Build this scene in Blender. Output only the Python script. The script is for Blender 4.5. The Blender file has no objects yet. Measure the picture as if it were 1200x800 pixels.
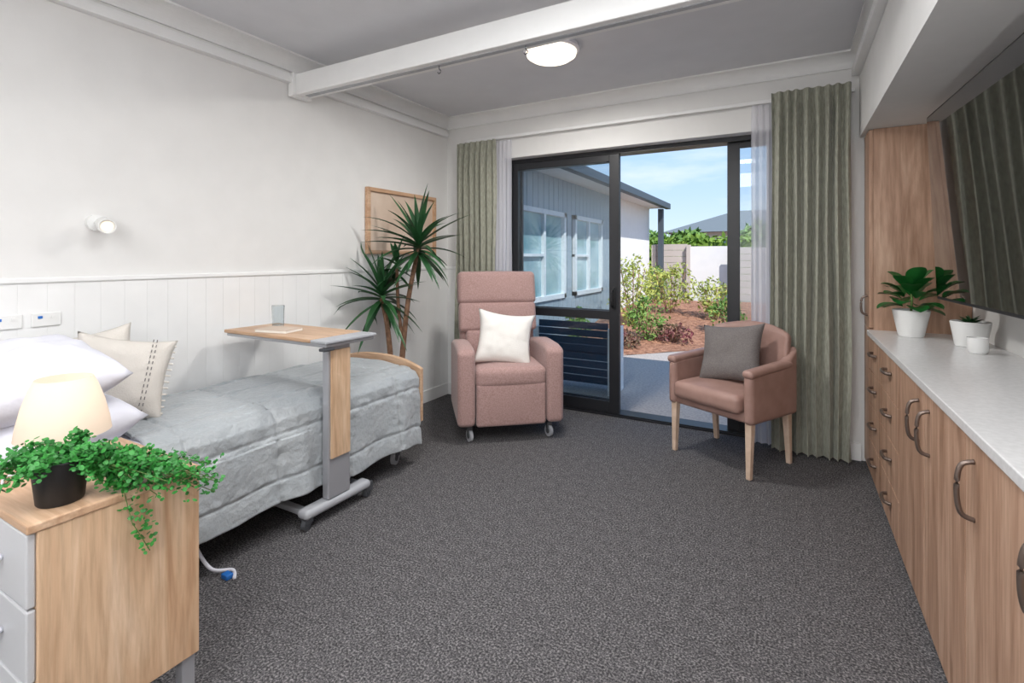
import bpy, bmesh, math, random
from mathutils import Vector, Matrix, noise
random.seed(7)
sc = bpy.context.scene
pi = math.pi

# ------------------------------------------------------------------ materials
def lin(c):
    out = []
    for v in c:
        v = v/255.0
        out.append(v/12.92 if v <= 0.04045 else ((v+0.055)/1.055)**2.4)
    return (out[0], out[1], out[2], 1.0)

def newmat(name):
    m = bpy.data.materials.new(name); m.use_nodes = True
    nt = m.node_tree
    return m, nt, nt.nodes['Principled BSDF']

def pm(name, col, rough=0.5, metal=0.0, var=None, bump=None, sheen=0.0, emit=None, spec=None, stretch=None, coat=0.0):
    m, nt, b = newmat(name)
    b.inputs['Base Color'].default_value = lin(col)
    b.inputs['Roughness'].default_value = rough
    b.inputs['Metallic'].default_value = metal
    if spec is not None: b.inputs['Specular IOR Level'].default_value = spec
    if sheen: b.inputs['Sheen Weight'].default_value = sheen
    if coat: b.inputs['Coat Weight'].default_value = coat
    tc = nt.nodes.new('ShaderNodeTexCoord')
    mp = nt.nodes.new('ShaderNodeMapping')
    nt.links.new(tc.outputs['Object'], mp.inputs['Vector'])
    if stretch: mp.inputs['Scale'].default_value = stretch
    if var is None: var = (6.0, tuple(max(0, v*0.985) for v in col))
    n = nt.nodes.new('ShaderNodeTexNoise'); n.inputs['Scale'].default_value = var[0]
    n.inputs['Detail'].default_value = 4
    nt.links.new(mp.outputs[0], n.inputs['Vector'])
    r = nt.nodes.new('ShaderNodeValToRGB')
    r.color_ramp.elements[0].position = 0.35; r.color_ramp.elements[1].position = 0.65
    r.color_ramp.elements[0].color = lin(col); r.color_ramp.elements[1].color = lin(var[1])
    nt.links.new(n.outputs['Fac'], r.inputs['Fac'])
    nt.links.new(r.outputs['Color'], b.inputs['Base Color'])
    if bump:
        n2 = nt.nodes.new('ShaderNodeTexNoise'); n2.inputs['Scale'].default_value = bump[0]
        n2.inputs['Detail'].default_value = 3
        nt.links.new(mp.outputs[0], n2.inputs['Vector'])
        bp = nt.nodes.new('ShaderNodeBump'); bp.inputs['Strength'].default_value = bump[1]
        bp.inputs['Distance'].default_value = bump[2]
        nt.links.new(n2.outputs['Fac'], bp.inputs['Height'])
        nt.links.new(bp.outputs['Normal'], b.inputs['Normal'])
    if emit:
        b.inputs['Emission Color'].default_value = lin(emit[0]); b.inputs['Emission Strength'].default_value = emit[1]
    return m

def wood(name, c1, c2, c3, axis='z', rough=0.45):
    m, nt, b = newmat(name)
    tc = nt.nodes.new('ShaderNodeTexCoord'); mp = nt.nodes.new('ShaderNodeMapping')
    nt.links.new(tc.outputs['Object'], mp.inputs['Vector'])
    s = {'z': (9, 9, 0.7), 'x': (0.7, 9, 9), 'y': (9, 0.7, 9)}[axis]
    mp.inputs['Scale'].default_value = s
    n1 = nt.nodes.new('ShaderNodeTexNoise'); n1.inputs['Scale'].default_value = 1.1
    n1.inputs['Detail'].default_value = 6; n1.inputs['Distortion'].default_value = 1.4; n1.inputs['Roughness'].default_value = 0.6
    nt.links.new(mp.outputs[0], n1.inputs['Vector'])
    n2 = nt.nodes.new('ShaderNodeTexNoise'); n2.inputs['Scale'].default_value = 9
    n2.inputs['Detail'].default_value = 5
    nt.links.new(mp.outputs[0], n2.inputs['Vector'])
    r = nt.nodes.new('ShaderNodeValToRGB')
    e = r.color_ramp.elements
    e[0].position = 0.34; e[0].color = lin(c3); e[1].position = 0.68; e[1].color = lin(c2)
    x = e.new(0.48); x.color = lin(c1)
    nt.links.new(n1.outputs['Fac'], r.inputs['Fac'])
    r2 = nt.nodes.new('ShaderNodeValToRGB')
    r2.color_ramp.elements[0].position = 0.35; r2.color_ramp.elements[0].color = (0.74, 0.70, 0.66, 1)
    r2.color_ramp.elements[1].position = 0.6; r2.color_ramp.elements[1].color = (1, 1, 1, 1)
    nt.links.new(n2.outputs['Fac'], r2.inputs['Fac'])
    mx = nt.nodes.new('ShaderNodeMixRGB'); mx.blend_type = 'MULTIPLY'; mx.inputs['Fac'].default_value = 0.75
    nt.links.new(r.outputs['Color'], mx.inputs['Color1']); nt.links.new(r2.outputs['Color'], mx.inputs['Color2'])
    mk_ = nt.nodes.new('ShaderNodeMapping'); mk_.inputs['Scale'].default_value = {'z': (4, 4, 1.6), 'x': (1.6, 4, 4), 'y': (4, 1.6, 4)}[axis]
    nt.links.new(tc.outputs['Object'], mk_.inputs['Vector'])
    vo = nt.nodes.new('ShaderNodeTexVoronoi'); vo.inputs['Scale'].default_value = 1.3
    nt.links.new(mk_.outputs[0], vo.inputs['Vector'])
    r3 = nt.nodes.new('ShaderNodeValToRGB'); r3.color_ramp.elements[0].position = 0.02; r3.color_ramp.elements[1].position = 0.12
    r3.color_ramp.elements[0].color = (0.50, 0.42, 0.35, 1); r3.color_ramp.elements[1].color = (1, 1, 1, 1)
    nt.links.new(vo.outputs['Distance'], r3.inputs['Fac'])
    mx2 = nt.nodes.new('ShaderNodeMixRGB'); mx2.blend_type = 'MULTIPLY'; mx2.inputs['Fac'].default_value = 0.8
    nt.links.new(mx.outputs['Color'], mx2.inputs['Color1']); nt.links.new(r3.outputs['Color'], mx2.inputs['Color2'])
    nt.links.new(mx2.outputs['Color'], b.inputs['Base Color'])
    b.inputs['Roughness'].default_value = rough
    return m

def glassmat(name, tint=(244, 248, 250), gloss=0.05, rough=0.0):
    m = bpy.data.materials.new(name); m.use_nodes = True; nt = m.node_tree; nt.nodes.clear()
    o = nt.nodes.new('ShaderNodeOutputMaterial'); t = nt.nodes.new('ShaderNodeBsdfTransparent')
    t.inputs['Color'].default_value = lin(tint)
    g = nt.nodes.new('ShaderNodeBsdfGlossy'); g.inputs['Roughness'].default_value = rough
    mx = nt.nodes.new('ShaderNodeMixShader'); mx.inputs[0].default_value = gloss
    nt.links.new(t.outputs[0], mx.inputs[1]); nt.links.new(g.outputs[0], mx.inputs[2]); nt.links.new(mx.outputs[0], o.inputs[0])
    return m

def sheermat(name, col, alpha, trans=0.5):
    m = bpy.data.materials.new(name); m.use_nodes = True; nt = m.node_tree; nt.nodes.clear()
    o = nt.nodes.new('ShaderNodeOutputMaterial'); t = nt.nodes.new('ShaderNodeBsdfTransparent')
    d = nt.nodes.new('ShaderNodeBsdfDiffuse'); d.inputs['Color'].default_value = lin(col)
    tl = nt.nodes.new('ShaderNodeBsdfTranslucent'); tl.inputs['Color'].default_value = lin(col)
    m1 = nt.nodes.new('ShaderNodeMixShader'); m1.inputs[0].default_value = trans
    nt.links.new(d.outputs[0], m1.inputs[1]); nt.links.new(tl.outputs[0], m1.inputs[2])
    m2 = nt.nodes.new('ShaderNodeMixShader'); m2.inputs[0].default_value = alpha
    nt.links.new(t.outputs[0], m2.inputs[1]); nt.links.new(m1.outputs[0], m2.inputs[2]); nt.links.new(m2.outputs[0], o.inputs[0])
    return m

def carpetmat():
    m, nt, b = newmat('carpet')
    tc = nt.nodes.new('ShaderNodeTexCoord')
    n = nt.nodes.new('ShaderNodeTexNoise'); n.inputs['Scale'].default_value = 135; n.inputs['Detail'].default_value = 4
    n.inputs['Roughness'].default_value = 0.65
    nt.links.new(tc.outputs['Object'], n.inputs['Vector'])
    r = nt.nodes.new('ShaderNodeValToRGB'); e = r.color_ramp.elements
    e[0].position = 0.36; e[0].color = lin((50, 49, 51)); e[1].position = 0.64; e[1].color = lin((144, 141, 141))
    x = e.new(0.5); x.color = lin((89, 87, 89))
    nt.links.new(n.outputs['Fac'], r.inputs['Fac'])
    n3 = nt.nodes.new('ShaderNodeTexNoise'); n3.inputs['Scale'].default_value = 22; n3.inputs['Detail'].default_value = 5
    nt.links.new(tc.outputs['Object'], n3.inputs['Vector'])
    r2 = nt.nodes.new('ShaderNodeValToRGB'); r2.color_ramp.elements[0].color = (0.78, 0.78, 0.78, 1); r2.color_ramp.elements[1].color = (1, 1, 1, 1)
    r2.color_ramp.elements[0].position = 0.35; r2.color_ramp.elements[1].position = 0.65
    nt.links.new(n3.outputs['Fac'], r2.inputs['Fac'])
    mx = nt.nodes.new('ShaderNodeMixRGB'); mx.blend_type = 'MULTIPLY'; mx.inputs['Fac'].default_value = 1
    nt.links.new(r.outputs['Color'], mx.inputs['Color1']); nt.links.new(r2.outputs['Color'], mx.inputs['Color2'])
    nt.links.new(mx.outputs['Color'], b.inputs['Base Color'])
    b.inputs['Roughness'].default_value = 0.95; b.inputs['Specular IOR Level'].default_value = 0.1
    bp = nt.nodes.new('ShaderNodeBump'); bp.inputs['Strength'].default_value = 0.3; bp.inputs['Distance'].default_value = 0.004
    nt.links.new(n.outputs['Fac'], bp.inputs['Height']); nt.links.new(bp.outputs['Normal'], b.inputs['Normal'])
    return m

M_wall = pm('wall_paint', (229, 228, 226), 0.75)
M_ceil = pm('ceiling_paint', (222, 223, 227), 0.85)
M_trim = pm('trim_paint', (238, 238, 237), 0.5)
M_carpet = carpetmat()
M_oak = wood('oak_light', (214, 182, 150), (194, 154, 120), (226, 198, 170))
M_oakx = wood('oak_light_x', (204, 170, 140), (188, 150, 118), (214, 184, 156), 'x')
M_oaky = wood('oak_light_y', (206, 168, 136), (190, 148, 114), (214, 182, 152), 'y')
M_oakc = wood('oak_cabinet', (184, 148, 124), (156, 120, 96), (200, 166, 142))
M_black = pm('black_aluminium', (32, 33, 37), 0.4)
M_blackpl = pm('black_plastic', (24, 24, 26), 0.5)
M_screen = pm('tv_screen', (8, 9, 11), 0.03, spec=1.0, coat=1.0)
M_glass = glassmat('window_glass')
M_curtain = pm('linen_greige_green', (164, 164, 150), 0.9, var=(90, (140, 141, 127)), bump=(300, 0.3, 0.002), sheen=0.2, stretch=(1, 1, 0.25))
M_sheer = sheermat('sheer_white', (242, 242, 248), 0.68)
M_pink = pm('pink_fabric', (178, 147, 142), 0.9, var=(120, (156, 125, 120)), bump=(400, 0.35, 0.002), sheen=0.2)
M_leather = pm('pink_leather', (164, 132, 122), 0.5, var=(12, (154, 122, 112)), bump=(90, 0.08, 0.002))
M_legwood = pm('beech_leg', (214, 190, 170), 0.5, var=(20, (200, 174, 152)))
M_white = pm('white_linen', (222, 222, 231), 0.9, bump=(14, 0.5, 0.012), sheen=0.1)
M_cream = pm('cream_fabric', (214, 208, 200), 0.95, bump=(160, 0.5, 0.004))
M_whitec = pm('white_boucle', (234, 231, 226), 0.95, bump=(160, 0.6, 0.005))
M_greyc = pm('grey_cushion', (122, 116, 114), 0.95, var=(150, (104, 99, 98)), bump=(250, 0.4, 0.002))
M_blanket = pm('satin_bedspread', (170, 175, 178), 0.46, var=(5, (162, 168, 172)), bump=(34, 0.7, 0.012), sheen=0.25)
M_metal = pm('brushed_metal', (184, 185, 190), 0.35, 0.5)
M_greypl = pm('grey_plastic', (170, 172, 177), 0.45)
M_lgrey = pm('light_grey_laminate', (192, 193, 196), 0.4)
M_dgrey = pm('dark_grey', (70, 72, 76), 0.5)
M_stitch = pm('stitch_thread', (116, 112, 110), 0.9)
M_bronze = pm('bronze_handle', (122, 108, 100), 0.32, 0.7)
M_counter = pm('stone_counter', (222, 221, 221), 0.22, var=(60, (214, 213, 213)))
M_wpot = pm('white_ceramic', (234, 234, 232), 0.35)
M_soil = pm('soil', (58, 42, 32), 0.95, bump=(60, 0.8, 0.01))
M_leafy = pm('yucca_leaf', (50, 96, 54), 0.4, var=(5, (28, 70, 40)))
M_leaff = pm('ficus_leaf', (38, 112, 48), 0.35, var=(8, (20, 84, 36)))
M_leaft = pm('trailing_leaf', (58, 146, 58), 0.5, var=(30, (32, 108, 38)))
M_stem = pm('plant_stem', (92, 120, 60), 0.7)
M_bark = pm('bark', (150, 116, 92), 0.9, var=(30, (110, 82, 64)), bump=(40, 0.8, 0.01))
M_shrub = pm('shrub_leaf', (118, 152, 72), 0.7, var=(3, (78, 118, 50)))
M_shrub2 = pm('shrub_leaf_yellow', (190, 194, 104), 0.7, var=(3, (136, 154, 70)))
M_shrub3 = pm('shrub_leaf_red', (122, 66, 74), 0.7, var=(3, (84, 92, 56)))
M_hedge = pm('hedge_leaf', (128, 156, 58), 0.8, var=(2, (90, 124, 42)))
M_mulch = pm('bark_mulch', (178, 132, 106), 0.95, var=(14, (128, 88, 68)), bump=(30, 1.0, 0.04))
M_conc = pm('concrete_paving', (184, 176, 170), 0.85, var=(45, (158, 151, 147)), bump=(80, 0.3, 0.004))
M_fence1 = pm('fence_slats', (192, 182, 176), 0.7)
M_fence2 = pm('fence_white', (226, 226, 226), 0.7)
M_clad = pm('weatherboard_bluegrey', (164, 177, 186), 0.7)
M_cladw = pm('white_render', (236, 236, 236), 0.8)
M_gutter = pm('dark_gutter', (70, 80, 90), 0.5)
M_roof = pm('roof_metal', (116, 122, 122), 0.6)
M_soffit = pm('soffit_white', (230, 232, 234), 0.7)
M_blueglass = pm('neighbour_window_glass', (120, 160, 172), 0.06, spec=1.0, var=(1.2, (190, 214, 216)))
M_navy = pm('navy_wicker', (30, 62, 88), 0.6)
M_lightshade = pm('lamp_dome', (255, 240, 220), 0.5, emit=((255, 238, 216), 2.2))
M_lens = pm('spot_lens_glow', (255, 244, 228), 0.5, emit=((255, 222, 180), 0.45))
M_paper = pm('book_cover', (204, 186, 170), 0.7)
M_page = pm('book_pages', (240, 236, 228), 0.8)
M_blue = pm('blue_plug', (40, 110, 190), 0.5)

# ------------------------------------------------------------------ mesh helpers
def root(name, loc=(0, 0, 0), rz=0.0):
    e = bpy.data.objects.new(name, None); sc.collection.objects.link(e)
    e.empty_display_size = 0.1
    e.location = loc; e.rotation_euler = (0, 0, rz)
    return e

def mk(name, verts, faces, mat, parent=None, smooth=False, loc=None, rot=None):
    me = bpy.data.meshes.new(name); me.from_pydata([tuple(v) for v in verts], [], faces)
    me.materials.append(mat)
    if smooth:
        for p in me.polygons: p.use_smooth = True
    me.update()
    bm = bmesh.new(); bm.from_mesh(me)
    bmesh.ops.recalc_face_normals(bm, faces=bm.faces); bm.to_mesh(me); bm.free()
    o = bpy.data.objects.new(name, me); sc.collection.objects.link(o)
    if parent: o.parent = parent
    if loc: o.location = loc
    if rot: o.rotation_euler = rot
    return o

def bev(o, w=0.004, s=2):
    md = o.modifiers.new('bevel', 'BEVEL'); md.width = w; md.segments = s; md.limit_method = 'ANGLE'
    return o

def box(name, lo, hi, mat, parent=None, bevel=0.0, loc=None, rot=None):
    x0, y0, z0 = lo; x1, y1, z1 = hi
    v = [(x0, y0, z0), (x1, y0, z0), (x1, y1, z0), (x0, y1, z0), (x0, y0, z1), (x1, y0, z1), (x1, y1, z1), (x0, y1, z1)]
    f = [(0, 3, 2, 1), (4, 5, 6, 7), (0, 1, 5, 4), (1, 2, 6, 5), (2, 3, 7, 6), (3, 0, 4, 7)]
    o = mk(name, v, f, mat, parent, loc=loc, rot=rot)
    if bevel: bev(o, bevel)
    return o

def boxes(name, lst, mat, parent=None, bevel=0.0):
    V = []; F = []
    for lo, hi in lst:
        x0, y0, z0 = lo; x1, y1, z1 = hi; b = len(V)
        V += [(x0, y0, z0), (x1, y0, z0), (x1, y1, z0), (x0, y1, z0), (x0, y0, z1), (x1, y0, z1), (x1, y1, z1), (x0, y1, z1)]
        F += [tuple(b+i for i in f) for f in [(0, 3, 2, 1), (4, 5, 6, 7), (0, 1, 5, 4), (1, 2, 6, 5), (2, 3, 7, 6), (3, 0, 4, 7)]]
    o = mk(name, V, F, mat, parent)
    if bevel: bev(o, bevel)
    return o

def rbox(name, c, size, r, mat, parent=None, puff=(0, 0, 0), rot=None, wr=0.0, k=8, warp=None):
    h = [s/2 for s in size]; r = min(r, min(h)*0.98)
    def coords(hh):
        inner = hh-r
        arc = [inner + r*math.tan(a*pi/4/4) for a in range(1, 5)]
        mid = [-inner + 2*inner*i/k for i in range(k+1)]
        return [-a for a in reversed(arc)] + mid + arc
    C = [coords(h[i]) for i in range(3)]
    n = [len(c_)-1 for c_ in C]
    idx = {}; V = []; F = []
    def vid(i, j, l):
        key = (i, j, l)
        if key not in idx:
            p = Vector((C[0][i], C[1][j], C[2][l]))
            q = Vector([max(-(h[a]-r), min(h[a]-r, p[a])) for a in range(3)])
            d = p-q
            if d.length > 1e-9: p = q + d.normalized()*r
            w = [1-(p[a]/h[a])**2 for a in range(3)]
            for a in range(3):
                b_, c_ = (a+1) % 3, (a+2) % 3
                p[a] += puff[a]*max(0, w[b_])*max(0, w[c_])*(p[a]/h[a])
            if wr:
                nn = noise.noise(p*9+Vector(c)*3)
                p += p.normalized()*nn*wr
            if warp: p = warp(p)
            idx[key] = len(V); V.append(p)
        return idx[key]
    for a in range(3):
        b_, c_ = (a+1) % 3, (a+2) % 3
        for s in (0, n[a]):
            for i in range(n[b_]):
                for j in range(n[c_]):
                    def g(ii, jj):
                        t = [0, 0, 0]; t[a] = s; t[b_] = ii; t[c_] = jj
                        return vid(*t)
                    F.append((g(i, j), g(i+1, j), g(i+1, j+1), g(i, j+1)))
    return mk(name, V, F, mat, parent, True, loc=c, rot=rot)

def lathe(name, prof, mat, parent=None, c=(0, 0, 0), n=32, rot=None):
    V = []; F = []
    for (r, z) in prof:
        for i in range(n):
            a = 2*pi*i/n; V.append((r*math.cos(a), r*math.sin(a), z))
    m = len(prof)
    for j in range(m-1):
        for i in range(n):
            F.append((j*n+i, j*n+(i+1) % n, (j+1)*n+(i+1) % n, (j+1)*n+i))
    if prof[0][0] > 1e-6: F.append(tuple(range(n))[::-1])
    if prof[-1][0] > 1e-6: F.append(tuple((m-1)*n+i for i in range(n)))
    o = mk(name, V, F, mat, parent, True, loc=c, rot=rot)
    md = o.modifiers.new('es', 'EDGE_SPLIT'); md.split_angle = math.radians(40)
    return o

def shell(name, prof, mat, parent=None, n=40):
    V = []; F = []
    for (r, z) in prof:
        for i in range(n):
            a = 2*pi*i/n; V.append((r*math.cos(a), r*math.sin(a), z))
    for j in range(len(prof)-1):
        for i in range(n):
            F.append((j*n+i, j*n+(i+1) % n, (j+1)*n+(i+1) % n, (j+1)*n+i))
    return mk(name, V, F, mat, parent, True)

def cyl(name, c, r, h, mat, parent=None, rot=None, n=24):
    return lathe(name, [(r, -h/2), (r, h/2)], mat, parent, c, n, rot)

def tube(name, pts, r, mat, parent=None, taper=None, res=8, cyclic=False):
    pts = [Vector(p) for p in pts]
    V = []; F = []
    m = len(pts)
    up = Vector((0, 0, 1))
    for i, p in enumerate(pts):
        t = (pts[min(i+1, m-1)]-pts[max(i-1, 0)]).normalized()
        a = t.cross(up)
        if a.length < 0.05: a = t.cross(Vector((1, 0, 0)))
        a.normalize(); b = t.cross(a).normalized()
        rr = r if taper is None else r+(taper-r)*i/(m-1)
        for k in range(res):
            an = 2*pi*k/res
            V.append(p+a*math.cos(an)*rr+b*math.sin(an)*rr)
    for i in range(m-1):
        for k in range(res):
            F.append((i*res+k, i*res+(k+1) % res, (i+1)*res+(k+1) % res, (i+1)*res+k))
    F.append(tuple(range(res))); F.append(tuple((m-1)*res+k for k in range(res)))
    return mk(name, V, F, mat, parent, True)

def smoothpts(P, n=8):
    P = [Vector(p) for p in P]; out = []
    for i in range(len(P)-1):
        p0 = P[max(i-1, 0)]; p1 = P[i]; p2 = P[i+1]; p3 = P[min(i+2, len(P)-1)]
        for k in range(n):
            t = k/n
            out.append(0.5*((2*p1)+(-p0+p2)*t+(2*p0-5*p1+4*p2-p3)*t*t+(-p0+3*p1-3*p2+p3)*t**3))
    out.append(P[-1]); return out

def grid(name, fn, nu, nv, mat, parent=None, solid=0.0):
    V = [fn(i/nu, j/nv) for j in range(nv+1) for i in range(nu+1)]
    F = [(j*(nu+1)+i, j*(nu+1)+i+1, (j+1)*(nu+1)+i+1, (j+1)*(nu+1)+i) for j in range(nv) for i in range(nu)]
    o = mk(name, V, F, mat, parent, True)
    if solid:
        md = o.modifiers.new('s', 'SOLIDIFY'); md.thickness = solid
    return o

def pillow(name, w, h, t, mat, c, rot, parent=None, pinch=0.10, seed=0.0, wr=0.012, stripes=None):
    V = []; F = []; n = 30
    for side in (1, -1):
        for j in range(n+1):
            for i in range(n+1):
                u = -1+2*i/n; v = -1+2*j/n
                x = w/2*u*(1-pinch*(1-v*v)); y = h/2*v*(1-pinch*(1-u*u))
                th = t/2*(max(0, (1-u**4))*max(0, (1-v**4)))**0.6
                nn = noise.noise(Vector((x*9+seed, y*9, seed)))*wr + noise.noise(Vector((x*22+seed, y*22, seed+3)))*wr*0.4
                edge = min(1-abs(u), 1-abs(v))
                V.append((x, y, side*(th+nn*min(1, edge*5))))
        b = 0 if side == 1 else (n+1)**2
        for j in range(n):
            for i in range(n):
                F.append((b+j*(n+1)+i, b+j*(n+1)+i+1, b+(j+1)*(n+1)+i+1, b+(j+1)*(n+1)+i))
    me_o = mk(name, V, F, mat, parent, True, loc=c, rot=rot)
    bm = bmesh.new(); bm.from_mesh(me_o.data); bmesh.ops.remove_doubles(bm, verts=bm.verts, dist=0.0006)
    bmesh.ops.recalc_face_normals(bm, faces=bm.faces); bm.to_mesh(me_o.data); bm.free()
    return me_o

def leaves(name, L, mat, parent=None, clampx=None, prof=None, segs=7, fold=0.35):
    V = []; F = []
    for (p, d, ln, w, dr) in L:
        p = Vector(p); d = Vector(d).normalized(); b = len(V)
        side = d.cross(Vector((0, 0, 1)))
        if side.length < 0.05: side = Vector((1, 0, 0))
        side.normalize()
        cur = p.copy(); dd = d.copy()
        for i in range(segs+1):
            t = i/segs
            ww = w*(prof(t) if prof else (0.55+0.45*math.sin(min(1, t*2)*pi/2))*(1-t**2.2))
            nrm = side.cross(dd).normalized()
            fo = ww*fold
            for s in (-1, 0, 1):
                q = cur+side*s*ww*0.5+nrm*(fo if s else 0)
                if clampx is not None and q.x < clampx: q.x = clampx+random.uniform(0, .004)
                V.append(q)
            cur += dd*(ln/segs); dd = (dd+Vector((0, 0, -dr/segs))).normalized()
        for i in range(segs):
            a = b+i*3
            F += [(a, a+1, a+4, a+3), (a+1, a+2, a+5, a+4)]
    return mk(name, V, F, mat, parent, True)

def blob_leaves(name, c, rad, count, size, mat, parent=None, flat=False):
    V = []; F = []
    for _ in range(count):
        while True:
            v = Vector([random.uniform(-1, 1) for _ in range(3)])
            if 0.2 < v.length < 1: break
        if flat: v = Vector([random.uniform(-1, 1) for _ in range(3)])
        p = Vector(c)+Vector((v[0]*rad[0], v[1]*rad[1], v[2]*rad[2]))
        p += Vector((noise.noise(p*4), noise.noise(p*4+Vector((9, 0, 0))), noise.noise(p*4+Vector((0, 9, 0)))))*0.5*min(rad)
        a = Vector([random.gauss(0, 1) for _ in range(3)]).normalized(); b = a.cross(Vector([random.gauss(0, 1) for _ in range(3)])).normalized()
        s = size*random.uniform(0.6, 1.3); k = len(V)
        V += [p-a*s, p+b*s*0.45, p+a*s, p-b*s*0.45]; F.append((k, k+1, k+2, k+3))
    return mk(name, V, F, mat, parent)

# ------------------------------------------------------------------ room constants
XL = -2.88; YB = 3.90; ZC = 2.62; YF = -2.3; XR = 0.88; XB = 0.385; ZB = 2.07
OX0, OX1, OZ = -2.26, -0.03, 2.19

box('floor', (XL-0.1, YF-0.1, -0.1), (XR+0.1, 4.0, 0.0), M_carpet)
box('ceiling', (XL-0.1, YF-0.1, ZC), (XR+0.1, YB+0.25, ZC+0.1), M_ceil)
box('wall_left', (XL-0.12, YF-0.1, 0), (XL, YB+0.25, ZC), M_wall)
box('wall_front', (XL, YF-0.12, 0), (XR+0.1, YF, ZC), M_wall)
box('wall_right', (XR, YF, 0), (XR+0.12, YB+0.25, ZC), M_wall)
wb = root('wall_back')
boxes('wall_back_panels', [((XL, YB, 0), (OX0, YB+0.25, ZC)), ((OX1, YB, 0), (XR, YB+0.25, ZC)), ((OX0, YB, OZ), (OX1, YB+0.25, ZC))], M_wall, wb)
box('wall_bulkhead', (XB, YF, ZB), (XR, YB, ZC), M_wall)
box('wall_alcove_end', (XB+0.02, YF, 0), (XR, -0.6, ZB), M_wall)

def cornice(name, p0, p1, inward, z=ZC, s=0.085):
    prof = [(0, 0), (s*1.1, 0), (s*1.1, -0.012)] + [(s-s*0.9*math.sin(a*pi/16), -0.012-(s-0.012)*(1-math.cos(a*pi/16))) for a in range(0, 9)] + [(0.012, -s-0.012), (0, -s-0.012)]
    V = []; p0 = Vector(p0); p1 = Vector(p1); iw = Vector(inward)
    for p in (p0, p1):
        for (a, b) in prof: V.append(p+iw*a+Vector((0, 0, z+b)))
    n = len(prof)
    F = [(i, (i+1) % n, n+(i+1) % n, n+i) for i in range(n)] + [tuple(range(n)), tuple(range(n, 2*n))]
    mk(name, V, F, M_trim)
cornice('trim_cornice_left', (XL, YF, 0), (XL, YB, 0), (1, 0, 0))
cornice('trim_cornice_back', (XL, YB, 0), (XB, YB, 0), (0, -1, 0))
cornice('trim_cornice_right', (XB, YF, 0), (XB, YB, 0), (-1, 0, 0), s=0.05)

bl = [((XL, YF, 0.10), (XL+0.0108, YB, 1.19))]
y = YF
while y < YB-0.01:
    bl.append(((XL+0.009, y+0.001, 0.10), (XL+0.012, min(y+0.097, YB), 1.19))); y += 0.098
boxes('trim_wainscot_left', bl, M_trim)
bl = [((XL+0.013, YB-0.0108, 0.10), (OX0, YB, 1.19))]; x = XL+0.015
while x < OX0-0.02:
    bl.append(((x+0.001, YB-0.012, 0.10), (min(x+0.097, OX0), YB-0.009, 1.19))); x += 0.098
boxes('trim_wainscot_back', bl, M_trim)
box('trim_dado_left', (XL, YF, 1.19), (XL+0.022, YB, 1.215), M_trim, bevel=0.006)
box('trim_dado_back', (XL+0.022, YB-0.022, 1.19), (OX0, YB, 1.215), M_trim, bevel=0.006)
box('baseboard_left', (XL, YF, 0), (XL+0.02, YB, 0.11), M_trim, bevel=0.004)
box('baseboard_back', (XL+0.02, YB-0.02, 0), (OX0, YB, 0.11), M_trim, bevel=0.004)
box('baseboard_right', (OX1+0.0, YB-0.02, 0), (XB+0.01, YB, 0.11), M_trim, bevel=0.004)

ht = root('ceiling_hoist_track')
for nm, z0, z1, dx in (('wall_rail_upper', 2.48, 2.50, 0.03), ('wall_rail_lower', 2.44, 2.48, 0.045)):
    box(nm, (XL, YF+0.2, z0), (XL+dx, 3.86, z1), M_trim, ht, 0.003)
box('wall_rail_right', (XB-0.045, YF+0.2, 2.46), (XB, 3.86, 2.51), M_trim, ht, 0.003)
box('gantry_beam', (XL+0.055, 2.17, 2.365), (XB-0.05, 2.28, 2.50), M_trim, ht, 0.006)
box('beam_slot', (XL+0.1, 2.21, 2.361), (XB-0.1, 2.24, 2.366), M_greypl, ht)
box('beam_endcap', (XL+0.005, 2.15, 2.355), (XL+0.058, 2.30, 2.51), M_trim, ht, 0.008)
for hx in (-1.70, -1.16):
    tube('hook', smoothpts([(hx, 2.225, 2.365), (hx, 2.225, 2.345), (hx+0.012, 2.225, 2.33), (hx, 2.225, 2.318), (hx-0.01, 2.225, 2.328)], 4), 0.003, M_dgrey, ht)

cl = root('ceiling_light', (-1.31, 2.86, 0))
lathe('base_ring', [(0.172, ZC), (0.177, ZC-0.025), (0.163, ZC-0.034), (0.0, ZC-0.034)], M_white, cl)
lathe('dome', [(0.158, ZC-0.034), (0.153, ZC-0.055), (0.125, ZC-0.074), (0.06, ZC-0.085), (0.0, ZC-0.087)], M_lightshade, cl)
sd = root('smoke_detector', (-1.28, 1.98, 0))
lathe('detector_body', [(0.05, ZC), (0.05, ZC-0.02), (0.035, ZC-0.04), (0, ZC-0.042)], M_white, sd)

# ------------------------------------------------------------------ sliding door / window
def framed(parent, pre, x0, x1, z0, z1, y0, y1, st, top, bot, mids=(), gmat=M_glass, str_=None):
    str_ = str_ or st
    L = [((x0, y0, z0), (x0+st, y1, z1)), ((x1-str_, y0, z0), (x1, y1, z1)), ((x0+st, y0, z1-top), (x1-str_, y1, z1)), ((x0+st, y0, z0), (x1-str_, y1, z0+bot))]
    for (a, b) in mids: L.append(((x0+st, y0, a), (x1-str_, y1, b)))
    boxes(pre+'_frame', L, M_black, parent, 0.003)
    ym = (y0+y1)/2
    box(pre+'_glass', (x0+st, ym-0.003, z0+bot), (x1-str_, ym+0.003, z1-top), gmat, parent)
wd = root('window_1')
boxes('outer_frame', [((OX0, 4.0, 0.0), (OX0+0.035, 4.14, OZ)), ((OX1-0.035, 4.0, 0), (OX1, 4.14, OZ)), ((OX0+0.035, 4.0, OZ-0.035), (OX1-0.035, 4.14, OZ)), ((OX0+0.035, 4.0, 0.0), (OX1-0.035, 4.14, 0.022))], M_black, wd)
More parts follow.
